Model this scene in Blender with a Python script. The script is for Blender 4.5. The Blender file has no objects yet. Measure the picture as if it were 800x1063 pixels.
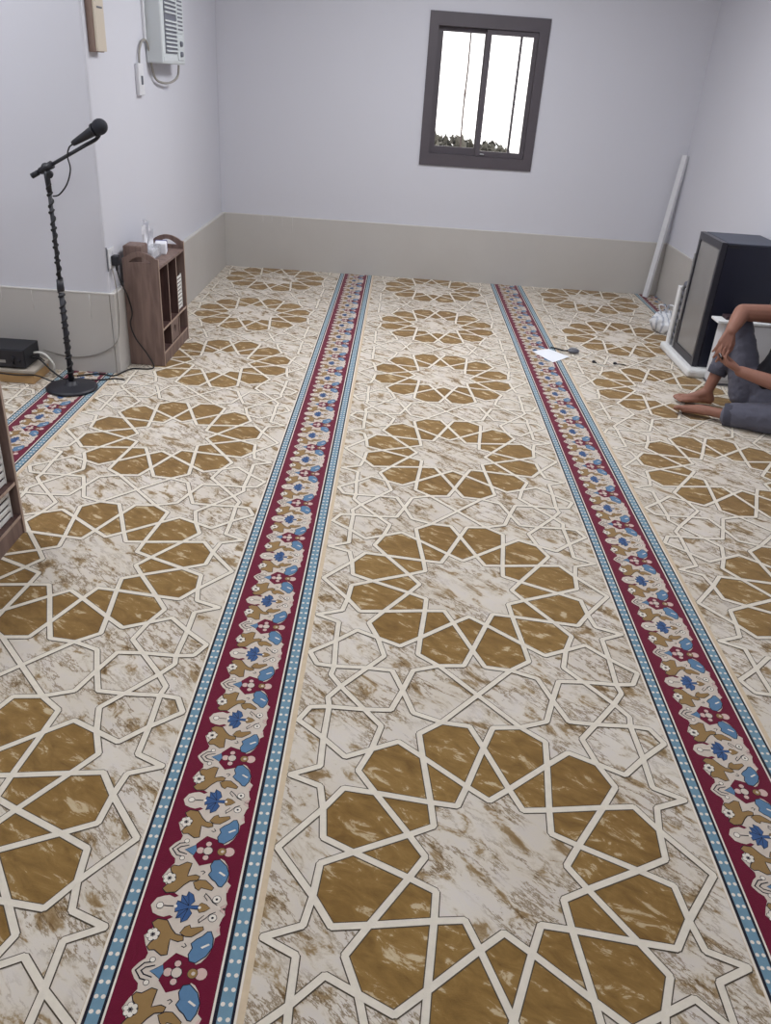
import bpy, bmesh, math, random
from mathutils import Vector, Matrix, Euler, noise
random.seed(7)
S = bpy.context.scene
COL = S.collection
PI = math.pi

# ------------------------------------------------------------------ materials
def srgb(r, g, b):
    f = lambda c: (c/255/12.92) if c/255 <= 0.04045 else ((c/255+0.055)/1.055)**2.4
    return (f(r), f(g), f(b), 1)

def mat(name, col, rough=0.6, metal=0.0, spec=0.5, bump=None, var=None, sheen=0.0, emit=None, coat=0.0):
    """plain principled material with optional noise bump (scale, strength) and colour variation (scale, amount)"""
    m = bpy.data.materials.new(name); m.use_nodes = True
    nt = m.node_tree; N = nt.nodes; L = nt.links
    b = N['Principled BSDF']
    b.inputs['Base Color'].default_value = col
    b.inputs['Roughness'].default_value = rough
    b.inputs['Metallic'].default_value = metal
    b.inputs['Specular IOR Level'].default_value = spec
    b.inputs['Sheen Weight'].default_value = sheen
    b.inputs['Coat Weight'].default_value = coat
    if emit:
        b.inputs['Emission Color'].default_value = emit[0]; b.inputs['Emission Strength'].default_value = emit[1]
    if bump or var:
        tc = N.new('ShaderNodeTexCoord')
    if bump:
        n = N.new('ShaderNodeTexNoise'); n.inputs['Scale'].default_value = bump[0]; n.inputs['Detail'].default_value = 4
        L.new(tc.outputs['Object'], n.inputs['Vector'])
        bp = N.new('ShaderNodeBump'); bp.inputs['Strength'].default_value = bump[1]; bp.inputs['Distance'].default_value = 0.004
        L.new(n.outputs['Fac'], bp.inputs['Height']); L.new(bp.outputs['Normal'], b.inputs['Normal'])
    if var:
        n = N.new('ShaderNodeTexNoise'); n.inputs['Scale'].default_value = var[0]; n.inputs['Detail'].default_value = 5
        L.new(tc.outputs['Object'], n.inputs['Vector'])
        mx = N.new('ShaderNodeMix'); mx.data_type = 'RGBA'
        mx.inputs['A'].default_value = tuple(c*(1-var[1]) for c in col[:3])+(1,)
        mx.inputs['B'].default_value = tuple(min(1, c*(1+var[1])) for c in col[:3])+(1,)
        L.new(n.outputs['Fac'], mx.inputs['Factor']); L.new(mx.outputs['Result'], b.inputs['Base Color'])
    return m

def marble(name, stops, scale, stretch, rot, dist, second=None, streak=None):
    """carpet yarn with woven marbled streaks: world-space noise through a colour ramp, pile bump and sheen"""
    m = bpy.data.materials.new(name); m.use_nodes = True
    nt = m.node_tree; N = nt.nodes; L = nt.links
    b = N['Principled BSDF']; b.inputs['Roughness'].default_value = 0.95
    b.inputs['Specular IOR Level'].default_value = 0.1; b.inputs['Sheen Weight'].default_value = 0.25
    b.inputs['Sheen Roughness'].default_value = 0.5
    g = N.new('ShaderNodeNewGeometry')
    mp = N.new('ShaderNodeMapping'); mp.vector_type = 'TEXTURE'; mp.inputs['Rotation'].default_value = (0, 0, rot); mp.inputs['Scale'].default_value = tuple(1/c for c in stretch)
    L.new(g.outputs['Position'], mp.inputs['Vector'])
    n = N.new('ShaderNodeTexNoise'); n.inputs['Scale'].default_value = scale; n.inputs['Detail'].default_value = 8
    n.inputs['Roughness'].default_value = 0.68; n.inputs['Distortion'].default_value = dist
    L.new(mp.outputs['Vector'], n.inputs['Vector'])
    r = N.new('ShaderNodeValToRGB')
    while len(r.color_ramp.elements) < len(stops): r.color_ramp.elements.new(0.5)
    for e, (p, c) in zip(r.color_ramp.elements, stops): e.position = p; e.color = c
    L.new(n.outputs['Fac'], r.inputs['Fac'])
    out = r.outputs['Color']
    if second:
        n2 = N.new('ShaderNodeTexNoise'); n2.inputs['Scale'].default_value = second[0]; n2.inputs['Detail'].default_value = 3
        L.new(g.outputs['Position'], n2.inputs['Vector'])
        mx = N.new('ShaderNodeMix'); mx.data_type = 'RGBA'; mx.blend_type = 'MULTIPLY'; mx.inputs['Factor'].default_value = 1
        r2 = N.new('ShaderNodeValToRGB'); r2.color_ramp.elements[0].position = .35; r2.color_ramp.elements[1].position = .65
        r2.color_ramp.elements[0].color = second[1]; r2.color_ramp.elements[1].color = (1, 1, 1, 1)
        L.new(n2.outputs['Fac'], r2.inputs['Fac']); L.new(out, mx.inputs['A']); L.new(r2.outputs['Color'], mx.inputs['B'])
        out = mx.outputs['Result']
    if streak:
        mp2 = N.new('ShaderNodeMapping'); mp2.vector_type = 'TEXTURE'; mp2.inputs['Rotation'].default_value = (0, 0, streak[0]); mp2.inputs['Scale'].default_value = (1, .28, 1)
        n3 = N.new('ShaderNodeTexNoise'); n3.inputs['Scale'].default_value = streak[1]; n3.inputs['Detail'].default_value = 9; n3.inputs['Roughness'].default_value = .72
        L.new(g.outputs['Position'], mp2.inputs['Vector']); L.new(mp2.outputs['Vector'], n3.inputs['Vector'])
        r3 = N.new('ShaderNodeValToRGB'); e3 = r3.color_ramp.elements
        e3[0].position = .474; e3[0].color = (1, 1, 1, 1); e3[1].position = .526; e3[1].color = (1, 1, 1, 1)
        for pp, cc in ((.494, (.40, .32, .22, 1)), (.506, (.40, .32, .22, 1))):
            q = e3.new(pp); q.color = cc
        n4 = N.new('ShaderNodeTexNoise'); n4.inputs['Scale'].default_value = 5.5; n4.inputs['Detail'].default_value = 2; L.new(g.outputs['Position'], n4.inputs['Vector'])
        r4 = N.new('ShaderNodeValToRGB'); r4.color_ramp.elements[0].position = .38; r4.color_ramp.elements[1].position = .52
        mx3 = N.new('ShaderNodeMix'); mx3.data_type = 'RGBA'; mx3.blend_type = 'MULTIPLY'
        L.new(n4.outputs['Fac'], r4.inputs['Fac']); L.new(r4.outputs['Color'], mx3.inputs['Factor'])
        L.new(n3.outputs['Fac'], r3.inputs['Fac']); L.new(out, mx3.inputs['A']); L.new(r3.outputs['Color'], mx3.inputs['B'])
        out = mx3.outputs['Result']
    L.new(out, b.inputs['Base Color'])
    p = N.new('ShaderNodeTexNoise'); p.inputs['Scale'].default_value = 420; p.inputs['Detail'].default_value = 2
    L.new(g.outputs['Position'], p.inputs['Vector'])
    bp = N.new('ShaderNodeBump'); bp.inputs['Strength'].default_value = 0.35; bp.inputs['Distance'].default_value = 0.002
    L.new(p.outputs['Fac'], bp.inputs['Height']); L.new(bp.outputs['Normal'], b.inputs['Normal'])
    return m

def yarn(name, col): 
    return mat(name, col, rough=0.95, spec=0.1, sheen=0.2, bump=(420, .3), var=(60, .12))

M = {}
CREAM = srgb(229, 219, 196); TAN = srgb(160, 122, 70)
M['marble'] = marble('marbled cream carpet', [(0.33, srgb(138, 112, 76)), (0.405, srgb(162, 140, 108)), (0.442, srgb(200, 188, 171)), (0.49, srgb(217, 208, 195)), (0.66, srgb(214, 206, 199))], 11.0, (1.0, 1.9, 1), -0.7, 0.5, (3.0, (.90, .88, .85, 1)), (-.75, 5.5))
M['gold'] = marble('golden brown carpet', [(0.28, srgb(116, 88, 46)), (0.50, srgb(142, 111, 62)), (0.575, srgb(150, 119, 70)), (0.615, srgb(196, 176, 142)), (0.75, srgb(206, 190, 160))], 13.0, (1.0, 2.4, 1), -0.5, 0.6, (2.5, (.84, .80, .74, 1)))
M['carpet_line'] = yarn('cream strapwork yarn', srgb(222, 213, 198))
M['carpet_edge'] = yarn('dark outline yarn', srgb(84, 74, 62))
M['maroon'] = yarn('maroon yarn', srgb(104, 18, 46))
M['b_cream'] = yarn('border cream yarn', srgb(204, 191, 178))
M['b_tan'] = yarn('border tan yarn', srgb(146, 116, 74))
M['b_blue'] = yarn('border blue yarn', srgb(112, 144, 162))
M['b_leaf'] = yarn('border leaf blue yarn', srgb(90, 124, 156))
M['b_deep'] = yarn('border deep blue yarn', srgb(60, 90, 136))
M['b_dark'] = yarn('border navy yarn', srgb(32, 30, 42))
M['b_pink'] = yarn('border pink yarn', srgb(206, 176, 168))
M['b_white'] = yarn('border white yarn', srgb(226, 218, 206))
M['b_beige'] = yarn('border beige yarn', srgb(206, 186, 158))
M['wall'] = mat('white wall paint', srgb(207, 207, 215), rough=0.75, spec=0.25, bump=(9, .25), var=(1.3, .03))
M['wainscot'] = mat('beige wainscot paint', srgb(190, 186, 182), rough=0.55, spec=0.35, bump=(14, .25), var=(3.5, .06))
M['ledge'] = mat('wainscot paint ledge', srgb(206, 203, 199), rough=0.5)
M['ceiling'] = mat('ceiling paint', srgb(225, 225, 228), rough=0.9)
M['screed'] = mat('concrete screed', srgb(150, 146, 140), rough=0.9, bump=(20, .3))
M['winframe'] = mat('hazed brown aluminium', srgb(84, 78, 84), rough=0.5, spec=0.4, var=(6, .12))  # brown lightened towards grey, painting in the glow haze around the window
M['black'] = mat('black painted metal', srgb(36, 36, 44), rough=0.45, bump=(160, .1))
M['blackplastic'] = mat('black plastic', srgb(30, 31, 38), rough=0.5)
M['cable'] = mat('black cable', srgb(28, 27, 30), rough=0.6)
M['whitecable'] = mat('white cable', srgb(214, 212, 206), rough=0.6)
M['greycable'] = mat('grey cable', srgb(150, 146, 140), rough=0.6)
M['mesh'] = mat('microphone grille', srgb(34, 36, 46), rough=0.5, metal=0.3, bump=(700, .8))
M['steel'] = mat('brushed steel', srgb(170, 172, 176), rough=0.35, metal=0.8)
M['plastic_white'] = mat('white plastic', srgb(214, 214, 218), rough=0.45, var=(5, .03))
M['foam'] = mat('white foam', srgb(222, 222, 222), rough=0.85, bump=(90, .3))
M['acbody'] = mat('air conditioner plastic', srgb(205, 210, 212), rough=0.5)
M['acdark'] = mat('air conditioner louvre gap', srgb(110, 112, 122), rough=0.7)
M['plaque'] = mat('beige plastic', srgb(200, 188, 172), rough=0.5)
M['plaqueside'] = mat('brown plastic', srgb(140, 118, 108), rough=0.5)
M['fridge'] = mat('navy black appliance enamel', srgb(24, 26, 44), rough=0.4, spec=0.5)
M['fridgeframe'] = mat('dark grey door frame', srgb(62, 62, 70), rough=0.35, metal=0.4)
M['fridgetop'] = mat('greyer black top', srgb(70, 74, 88), rough=0.5)  # top panel colour, greyer and lighter than the enamel sides
M['paper'] = mat('white paper', srgb(236, 238, 244), rough=0.8)
M['tissue'] = mat('white tissue', srgb(238, 238, 244), rough=0.9, bump=(60, .4))
M['blueprint'] = mat('blue packet print', srgb(66, 66, 130), rough=0.5)
M['ply'] = mat('raw plywood', srgb(186, 150, 104), rough=0.75, bump=(40, .2), var=(8, .15))
M['plyedge'] = mat('grey crate lid board', srgb(168, 158, 146), rough=0.7, var=(12, .1))
M['lattice'] = mat('white slats', srgb(226, 224, 220), rough=0.5)
M['cloth'] = mat('grey white cloth', srgb(180, 184, 194), rough=0.95, bump=(80, .4))
M['skin'] = mat('skin', srgb(150, 106, 90), rough=0.55, spec=0.35, bump=(220, .12), var=(14, .1))
M['nail'] = mat('nail', srgb(186, 142, 128), rough=0.35)
M['trousers'] = mat('grey jersey', srgb(92, 92, 106), rough=0.95, sheen=0.1, bump=(34, .5), var=(10, .14))
M['cuff'] = mat('dark ribbed cuff', srgb(74, 74, 86), rough=0.95, bump=(120, .5))
M['shirt'] = mat('black cotton', srgb(18, 18, 26), rough=0.95, bump=(30, .4))
M['hair'] = mat('black hair', srgb(22, 19, 18), rough=0.6, bump=(160, .9))
M['eye'] = mat('eye white', srgb(225, 220, 214), rough=0.25)
M['iris'] = mat('dark iris', srgb(30, 22, 18), rough=0.2)
M['lip'] = mat('lips', srgb(136, 82, 76), rough=0.5)
M['lampbody'] = mat('white lamp housing', srgb(230, 230, 230), rough=0.4)
M['tube'] = mat('glowing lamp tube', srgb(240, 246, 255), emit=((0.80, 0.90, 1.0, 1), 16.0))
M['panelglow'] = mat('glowing lamp panel', srgb(240, 246, 255), emit=((0.9, 0.95, 1.0, 1), 4.0))
M['leaf'] = mat('hazed tree leaves', srgb(84, 82, 74), rough=0.8, var=(3, .3))  # leaf colour greyed to imitate bloom haze seen through the panes
M['bark'] = mat('bark', srgb(80, 66, 54), rough=0.9)
M['earth'] = mat('dry ground', srgb(190, 178, 158), rough=0.95, bump=(3, .3))
M['rod'] = mat('weathered iron', srgb(120, 104, 100), rough=0.7)
M['phone'] = mat('dark phone glass', srgb(40, 20, 24), rough=0.25)
M['book'] = mat('dark red book cover', srgb(52, 34, 40), rough=0.6)
M['lens'] = mat('grey display plastic', srgb(96, 98, 108), rough=0.4)

def bagmat():
    m = mat('printed carrier bag', srgb(224, 226, 230), rough=0.45)
    nt = m.node_tree; N = nt.nodes; L = nt.links; b = N['Principled BSDF']
    tc = N.new('ShaderNodeTexCoord'); w = N.new('ShaderNodeTexWave'); w.inputs['Scale'].default_value = 9; w.inputs['Distortion'].default_value = 5
    w.inputs['Detail'].default_value = 3
    r = N.new('ShaderNodeValToRGB'); r.color_ramp.elements[0].position = .12; r.color_ramp.elements[0].color = srgb(176, 180, 192)
    r.color_ramp.elements[1].position = .3; r.color_ramp.elements[1].color = srgb(226, 228, 232)
    L.new(tc.outputs['Object'], w.inputs['Vector']); L.new(w.outputs['Fac'], r.inputs['Fac']); L.new(r.outputs['Color'], b.inputs['Base Color'])
    return m
M['bag'] = bagmat()

def woodmat(name, c1, c2, rough=.55):
    m = mat(name, c1, rough=rough, spec=.4)
    nt = m.node_tree; N = nt.nodes; L = nt.links; b = N['Principled BSDF']
    tc = N.new('ShaderNodeTexCoord'); mp = N.new('ShaderNodeMapping'); mp.inputs['Scale'].default_value = (14, 14, 1.6)
    n = N.new('ShaderNodeTexNoise'); n.inputs['Scale'].default_value = 3; n.inputs['Detail'].default_value = 6; n.inputs['Distortion'].default_value = .6
    r = N.new('ShaderNodeValToRGB'); r.color_ramp.elements[0].position = .35; r.color_ramp.elements[0].color = c2
    r.color_ramp.elements[1].position = .65; r.color_ramp.elements[1].color = c1
    L.new(tc.outputs['Object'], mp.inputs['Vector']); L.new(mp.outputs['Vector'], n.inputs['Vector'])
    L.new(n.outputs['Fac'], r.inputs['Fac']); L.new(r.outputs['Color'], b.inputs['Base Color'])
    return m
M['wood'] = woodmat('weathered brown wood', srgb(136, 114, 106), srgb(112, 92, 86))
M['woodedge'] = woodmat('light wood edging', srgb(182, 160, 146), srgb(162, 140, 126))
M['woodshade'] = woodmat('shaded wood interior', srgb(92, 68, 64), srgb(72, 52, 50))  # same wood darkened: compartment shade is put into the colour

def glassmat(name, tint=(1, 1, 1, 1), fres=1.45):
    m = bpy.data.materials.new(name); m.use_nodes = True
    nt = m.node_tree; N = nt.nodes; L = nt.links; N.remove(N['Principled BSDF'])
    t = N.new('ShaderNodeBsdfTransparent'); t.inputs['Color'].default_value = tint
    g = N.new('ShaderNodeBsdfGlossy'); g.inputs['Roughness'].default_value = .03
    f = N.new('ShaderNodeFresnel'); f.inputs['IOR'].default_value = fres
    mx = N.new('ShaderNodeMixShader')
    L.new(f.outputs['Fac'], mx.inputs['Fac']); L.new(t.outputs['BSDF'], mx.inputs[1]); L.new(g.outputs['BSDF'], mx.inputs[2])
    L.new(mx.outputs['Shader'], N['Material Output'].inputs['Surface'])
    return m
M['glass'] = glassmat('window glass')
M['doorglass'] = mat('reflective door glass', srgb(128, 126, 126), rough=0.16, spec=0.7, var=(4, .12))
M['clear'] = mat('clear plastic', srgb(196, 198, 204), rough=0.15); M['clear'].node_tree.nodes['Principled BSDF'].inputs['Alpha'].default_value = .45

# ------------------------------------------------------------------ mesh builder
class MB:
    def __init__(self): self.bm = bmesh.new()
    def face(self, pts, mi=0):
        vs = [self.bm.verts.new(p) for p in pts]
        try:
            f = self.bm.faces.new(vs); f.material_index = mi; return f
        except ValueError: return None
    def box(self, lo, hi, mi=0, bev=0.0, M4=None, edge=None):
        r = bmesh.ops.create_cube(self.bm, size=1)
        vs = r['verts']
        c = [(a+b)/2 for a, b in zip(lo, hi)]; s = [b-a for a, b in zip(lo, hi)]
        for v in vs: v.co = Vector((v.co.x*s[0]+c[0], v.co.y*s[1]+c[1], v.co.z*s[2]+c[2]))
        fs = set(f for v in vs for f in v.link_faces)
        for f in fs:
            f.material_index = mi
            if edge is not None and f.calc_center_median().x > hi[0]-1e-6: f.material_index = edge
        if bev > 0:
            es = list(set(e for v in vs for e in v.link_edges))
            rr = bmesh.ops.bevel(self.bm, geom=es, offset=bev, segments=2, profile=.5, affect='EDGES')
            vs = list(set(v for f in rr['faces'] for v in f.verts) | set(v for v in vs if v.is_valid))
            for f in rr['faces']: f.material_index = mi
        if M4:
            for v in vs: v.co = M4 @ v.co
        return self
    def ring(self, c, ax, r, n, ref=None):
        ax = ax.normalized()
        u = ax.orthogonal().normalized() if ref is None else (ref - ax*ref.dot(ax)).normalized()
        w = ax.cross(u)
        return [self.bm.verts.new(c + u*(r*math.cos(2*PI*i/n)) + w*(r*math.sin(2*PI*i/n))) for i in range(n)], u
    def tube(self, pts, r, n=8, mi=0, caps=True):
        pts = [Vector(p) for p in pts]; rs = r if isinstance(r, (list, tuple)) else [r]*len(pts)
        rings = []; ref = None
        for i, p in enumerate(pts):
            d = (pts[min(i+1, len(pts)-1)] - pts[max(i-1, 0)])
            if d.length < 1e-9: d = Vector((0, 0, 1))
            if ref is not None and abs(ref.normalized().dot(d.normalized())) > .98: ref = None
            vs, ref = self.ring(p, d, rs[i], n, ref); rings.append(vs)
        for a, b in zip(rings, rings[1:]):
            for i in range(n):
                f = self.bm.faces.new((a[i], a[(i+1) % n], b[(i+1) % n], b[i])); f.material_index = mi; f.smooth = True
        if caps:
            f = self.bm.faces.new(rings[0][::-1]); f.material_index = mi
            f = self.bm.faces.new(rings[-1]); f.material_index = mi
        return self
    def lathe(self, prof, n=32, mi=0, c=(0, 0, 0)):
        c = Vector(c); rings = []
        for r, z in prof:
            rings.append([self.bm.verts.new(c+Vector((r*math.cos(2*PI*i/n), r*math.sin(2*PI*i/n), z))) for i in range(n)])
        for a, b in zip(rings, rings[1:]):
            for i in range(n):
                f = self.bm.faces.new((a[i], a[(i+1) % n], b[(i+1) % n], b[i])); f.material_index = mi; f.smooth = True
        self.bm.faces.new(rings[0][::-1]).material_index = mi
        self.bm.faces.new(rings[-1]).material_index = mi
        return self
    def ico(self, c, r, sub=2, mi=0, scale=(1, 1, 1), rot=None):
        rr = bmesh.ops.create_icosphere(self.bm, subdivisions=sub, radius=1)
        for v in rr['verts']:
            p = Vector((v.co.x*r*scale[0], v.co.y*r*scale[1], v.co.z*r*scale[2]))
            if rot: p = rot @ p
            v.co = p + Vector(c)
        for f in set(f for v in rr['verts'] for f in v.link_faces): f.material_index = mi; f.smooth = True
        return self
    def prism(self, outer, holes, origin, ux, uy, depth, mi=0):
        """extrude a polygon (with holes) drawn in the plane origin + ux*a + uy*b by the vector depth"""
        o, ux, uy, depth = Vector(origin), Vector(ux), Vector(uy), Vector(depth)
        es = []
        for loop in [outer]+list(holes):
            vs = [self.bm.verts.new(o+ux*a+uy*b) for a, b in loop]
            es += [self.bm.edges.new((vs[i], vs[(i+1) % len(vs)])) for i in range(len(vs))]
        r = bmesh.ops.triangle_fill(self.bm, use_beauty=True, use_dissolve=False, edges=es)
        fs = [g for g in r['geom'] if isinstance(g, bmesh.types.BMFace)]
        for f in fs: f.material_index = mi
        e = bmesh.ops.extrude_face_region(self.bm, geom=fs)
        nv = [g for g in e['geom'] if isinstance(g, bmesh.types.BMVert)]
        for v in nv: v.co += depth
        for v in nv:
            for f in v.link_faces: f.material_index = mi
        return self
    def build(self, name, mats, parent=None, loc=None, smooth=False, recalc=True):
        if recalc: bmesh.ops.recalc_face_normals(self.bm, faces=self.bm.faces[:])
        me = bpy.data.meshes.new(name); self.bm.to_mesh(me); self.bm.free()
        if not isinstance(mats, (list, tuple)): mats = [mats]
        for m in mats: me.materials.append(M[m] if isinstance(m, str) else m)
        if smooth:
            for p in me.polygons: p.use_smooth = True
        o = bpy.data.objects.new(name, me); COL.objects.link(o)
        if parent is not None: o.parent = parent
        if loc is not None: o.location = loc
        return o

def thing(name, label, cat, loc=(0, 0, 0), rz=0, group=None):
    o = bpy.data.objects.new(name, None); COL.objects.link(o); o.empty_display_size = .05
    o.location = loc; o.rotation_euler = (0, 0, rz)
    o['label'] = label; o['category'] = cat
    if group: o['group'] = group
    return o
def tag(o, label, cat, group=None):
    o['label'] = label; o['category'] = cat
    if group: o['group'] = group
    return o
def struct(o): o['kind'] = 'structure'; return o
def spline(pts, n=8):
    pts = [Vector(p) for p in pts]; out = []
    P = [pts[0]]+pts+[pts[-1]]
    for i in range(1, len(P)-2):
        for k in range(n):
            t = k/n; a, b, c, d = P[i-1], P[i], P[i+1], P[i+2]
            out.append(.5*((2*b)+(c-a)*t+(2*a-5*b+4*c-d)*t*t+(3*b-a-3*c+d)*t**3))
    out.append(pts[-1]); return out

# ------------------------------------------------------------------ key dimensions (metres)
XL, XR, YB, YA = -1.020, 2.462, 6.565, 3.902     # left wall, right wall, back wall, front face of the wall by the microphone
XW, YR, ZC = -2.40, -1.7, 2.55                  # far left wall, rear wall, ceiling
ZW = 0.404                                      # wainscot height
T = 0.2

# ------------------------------------------------------------------ room shell
b = MB(); b.box((XW-T, YR-T, -0.2), (XR+T, YB+T, -0.012)); struct(b.build('floor', 'screed'))
b = MB(); b.box((XW-T, YR-T, ZC), (XR+T, YB+T, ZC+.15)); struct(b.build('ceiling', 'ceiling'))
WX0, WX1, WZ0, WZ1 = 0.489, 1.307, 0.854, 1.819
b = MB()
b.box((XL-T, YB, -.05), (WX0, YB+T, ZC)); b.box((WX1, YB, -.05), (XR+T, YB+T, ZC))
b.box((WX0, YB, -.05), (WX1, YB+T, WZ0)); b.box((WX0, YB, WZ1), (WX1, YB+T, ZC))
struct(b.build('wall_back', 'wall'))
b = MB(); b.box((XW-T, YA, -.05), (XL, YB, ZC), bev=.012); struct(b.build('wall_left', 'wall'))
b = MB(); b.box((XR, YR-T, -.05), (XR+T, YB, ZC)); struct(b.build('wall_right', 'wall'))
b = MB(); b.box((XW-T, YR-T, -.05), (XW, YA, ZC)); struct(b.build('wall_farleft', 'wall'))
b = MB(); b.box((XW, YR-T, -.05), (XR, YR, ZC)); struct(b.build('wall_rear', 'wall'))
def wains(name, lo, hi, drips=None):
    m = MB(); m.box(lo, (hi[0], hi[1], ZW-.006), 0, .003)
    e = .002
    m.box((lo[0]-e, lo[1]-e, ZW-.008), (hi[0]+e, hi[1]+e, ZW), 1, .002)
    for (x, y, z0, r) in drips or []: m.tube([(x, y, ZW-.004), (x+.002, y, z0)], [r, r*.6], 6, 1)
    struct(m.build(name, ['wainscot', 'ledge']))
wains('baseboard_back', (XL, YB-.012, -.012), (XR, YB+.01, ZW), [(-.55, YB-.012, .33, .002), (-.63, YB-.012, .36, .0015), (-.70, YB-.012, .35, .002), (-.47, YB-.012, .29, .002)])
wains('baseboard_left', (XL, YA-.012, -.012), (XL+.022, YB-.012, ZW))
wains('baseboard_front', (XW, YA-.012, -.012), (XL-.0022, YA+.01, ZW), [(-1.55, YA-.012, .33, .002), (-1.4, YA-.012, .30, .002), (-1.12, YA-.012, .28, .002)])
wains('baseboard_right', (XR-.012, YR, -.012), (XR+.01, YB-.012, ZW))
wains('baseboard_farleft', (XW-.01, YR, -.012), (XW+.012, YA-.012, ZW))

# ------------------------------------------------------------------ window
w = thing('window_1', 'dark framed sliding window', 'window', (0, 0, 0)); del w['label']; del w['category']; w['kind'] = 'structure'
yf0, yf1 = YB-.012, YB+.075
LP = (.582, .878, .975, 1.714); RP = (.922, 1.218, .962, 1.710)   # clear glass openings x0 x1 z0 z1
m = MB()
m.prism([(WX0-.012, WZ0-.012), (WX1+.010, WZ0-.008), (WX1+.014, WZ1+.010), (WX0-.010, WZ1+.012)],
        [[(.545, .925), (1.250, .925), (1.250, 1.745), (.545, 1.745)]], (0, yf0, 0), (1, 0, 0), (0, 0, 1), (0, yf1-yf0, 0))
m.build('frame', 'winframe', w)
def sash(x0, x1, z0, z1, bx0, bx1, bz0, bz1, y):
    s = MB(); s.prism([(bx0, bz0), (bx1, bz0), (bx1, bz1), (bx0, bz1)], [[(x0, z0), (x1, z0), (x1, z1), (x0, z1)]], (0, y, 0), (1, 0, 0), (0, 0, 1), (0, .03, 0))
    o = s.build('sash', 'winframe', w)
    g = MB(); g.box((x0-.008, y+.012, z0-.008), (x1+.008, y+.017, z1+.008)); g.build('pane', 'glass', o)
    return o
sash(*LP, .546, .906, .926, 1.744, YB+.040)
sr = sash(*RP, .888, 1.249, .926, 1.744, YB+.006)
m = MB(); m.box((.925, YB-.006, .935), (.955, YB+.006, .945), 0, .002); m.build('latch', 'steel', sr)
m = MB(); m.box((1.129, YB+.046, .930), (1.146, YB+.066, 1.744), 0, .002); m.build('screen_stile', 'winframe', w)
m = MB(); pz = [.80, 1.0, 1.2, 1.30, 1.33, 1.36, 1.5, 1.9]
m.tube([(.785+.003*math.sin(z*9), YB+.19, z) for z in pz], [.006, .006, .006, .006, .0095, .006, .006, .005], 8); m.build('grille_bar', 'rod', w)
m = MB()
for x0, x1, z0, z1 in ((WX0, WX0+.01, WZ0, WZ1), (WX1-.01, WX1, WZ0, WZ1), (WX0+.01, WX1-.01, WZ0, WZ0+.01), (WX0+.01, WX1-.01, WZ1-.01, WZ1)):
    m.box((x0, YB+.075, z0), (x1, YB+T, z1))
m.build('reveal', 'wall', w)

# outside
b = MB(); b.box((-30, YB+.9, -3.2), (40, 60, -3.0)); struct(b.build('ground', 'earth'))
def tree(x, y, top, rad, label):
    t = thing('tree', label, 'tree', (x, y, -3.0), 0, None)
    m = MB(); m.tube([(0, 0, 0), (.05, .03, (top+3)*.5), (0, 0, top+3-rad)], [.16, .12, .07], 8)
    for a in range(5):
        m.tube([(0, 0, (top+3)*.55), (rad*.5*math.cos(a*1.3), rad*.5*math.sin(a*1.3), top+3-rad*.9)], [.06, .03], 6)
    m.build('trunk', 'bark', t)
    c = MB(); rnd = random.Random(int(x*100))
    for i in range(1600):
        u = Vector((rnd.gauss(0, 1), rnd.gauss(0, 1), rnd.gauss(0, 1))).normalized()*(rad*(.45+.55*rnd.random()))
        p = Vector((u.x*1.15, u.y, u.z*.85+top+3-rad*.85))
        p += Vector((1, 1, 1))*.25*rad*noise.noise(p*1.5)
        s = rad*.15*(.6+.8*rnd.random())
        R = Euler((rnd.random()*6, rnd.random()*6, rnd.random()*6)).to_matrix()
        c.face([p+R@Vector(q)*s for q in ((-1, 0, 0), (0, -.5, .12), (1, 0, 0), (0, .5, .12))])
    c.build('crown', 'leaf', t, recalc=False)
tree(1.05, 16.0, .52, .80, 'dark tree beyond the left pane of the window')
tree(2.15, 19.5, .20, .60, 'smaller tree beyond the right pane of the window')

# ------------------------------------------------------------------ carpet
DX, DYP, CY0 = 1.2, 1.0183, 1.1247
BX1 = -0.0783; BW = 0.2436
SV = DYP/0.9434                  # the knotted pattern is slightly stretched along the roll
def pol(r, deg): return (r*math.cos(math.radians(deg)), r*math.sin(math.radians(deg)))
segs, golds = [], []
for k in range(12):
    a = 30*k
    V = pol(.147, a)
    for s in (1, -1):
        C1, C2 = pol(.188, a+15*s), pol(.297, a+30*s)
        K, Tp = pol(.364, a+30*s+4.6*s), pol(.383, a+45*s)
        segs += [(V, C1), (C1, C2), (C2, K), (K, Tp)]
    c = a+15
    golds.append([pol(.188, c), pol(.297, c-15), pol(.364, c-10.4), pol(.383, c), pol(.364, c+10.4), pol(.297, c+15)])
    golds.append([V, pol(.188, a+15), pol(.297, a), pol(.188, a-15)])
H = .4717
T15, T45, T75 = pol(.383, 15), pol(.383, 45), pol(.383, 75)
quad = [[T15, (.4545, 0)], [T15, (.382, .157), (.4545, .183), (.388, .212), (.389, .296), (.385, .40), (.391, .43), (.361, H)],
        [T45, (.25, .345), (.295, .396), (.361, H)],
        [T45, (.332, .243), (.390, .296), (.4565, .347), (.432, .393), (.387, .398), (.297, .396), (.227, .400), (.198, H)],
        [T75, (.17, .395), (.198, H)], [T75, (0, H)]]
for pl in quad:
    for p, q in zip(pl, pl[1:]):
        for sx in (1, -1):
            for sy in (1, -1): segs.append(((p[0]*sx, p[1]*sy), (q[0]*sx, q[1]*sy)))

_seen = set(); _s2 = []
for p, q in segs:
    key = tuple(sorted([(round(p[0], 4), round(p[1], 4)), (round(q[0], 4), round(q[1], 4))]))
    if key not in _seen: _seen.add(key); _s2.append((p, q))
segs = _s2

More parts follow.
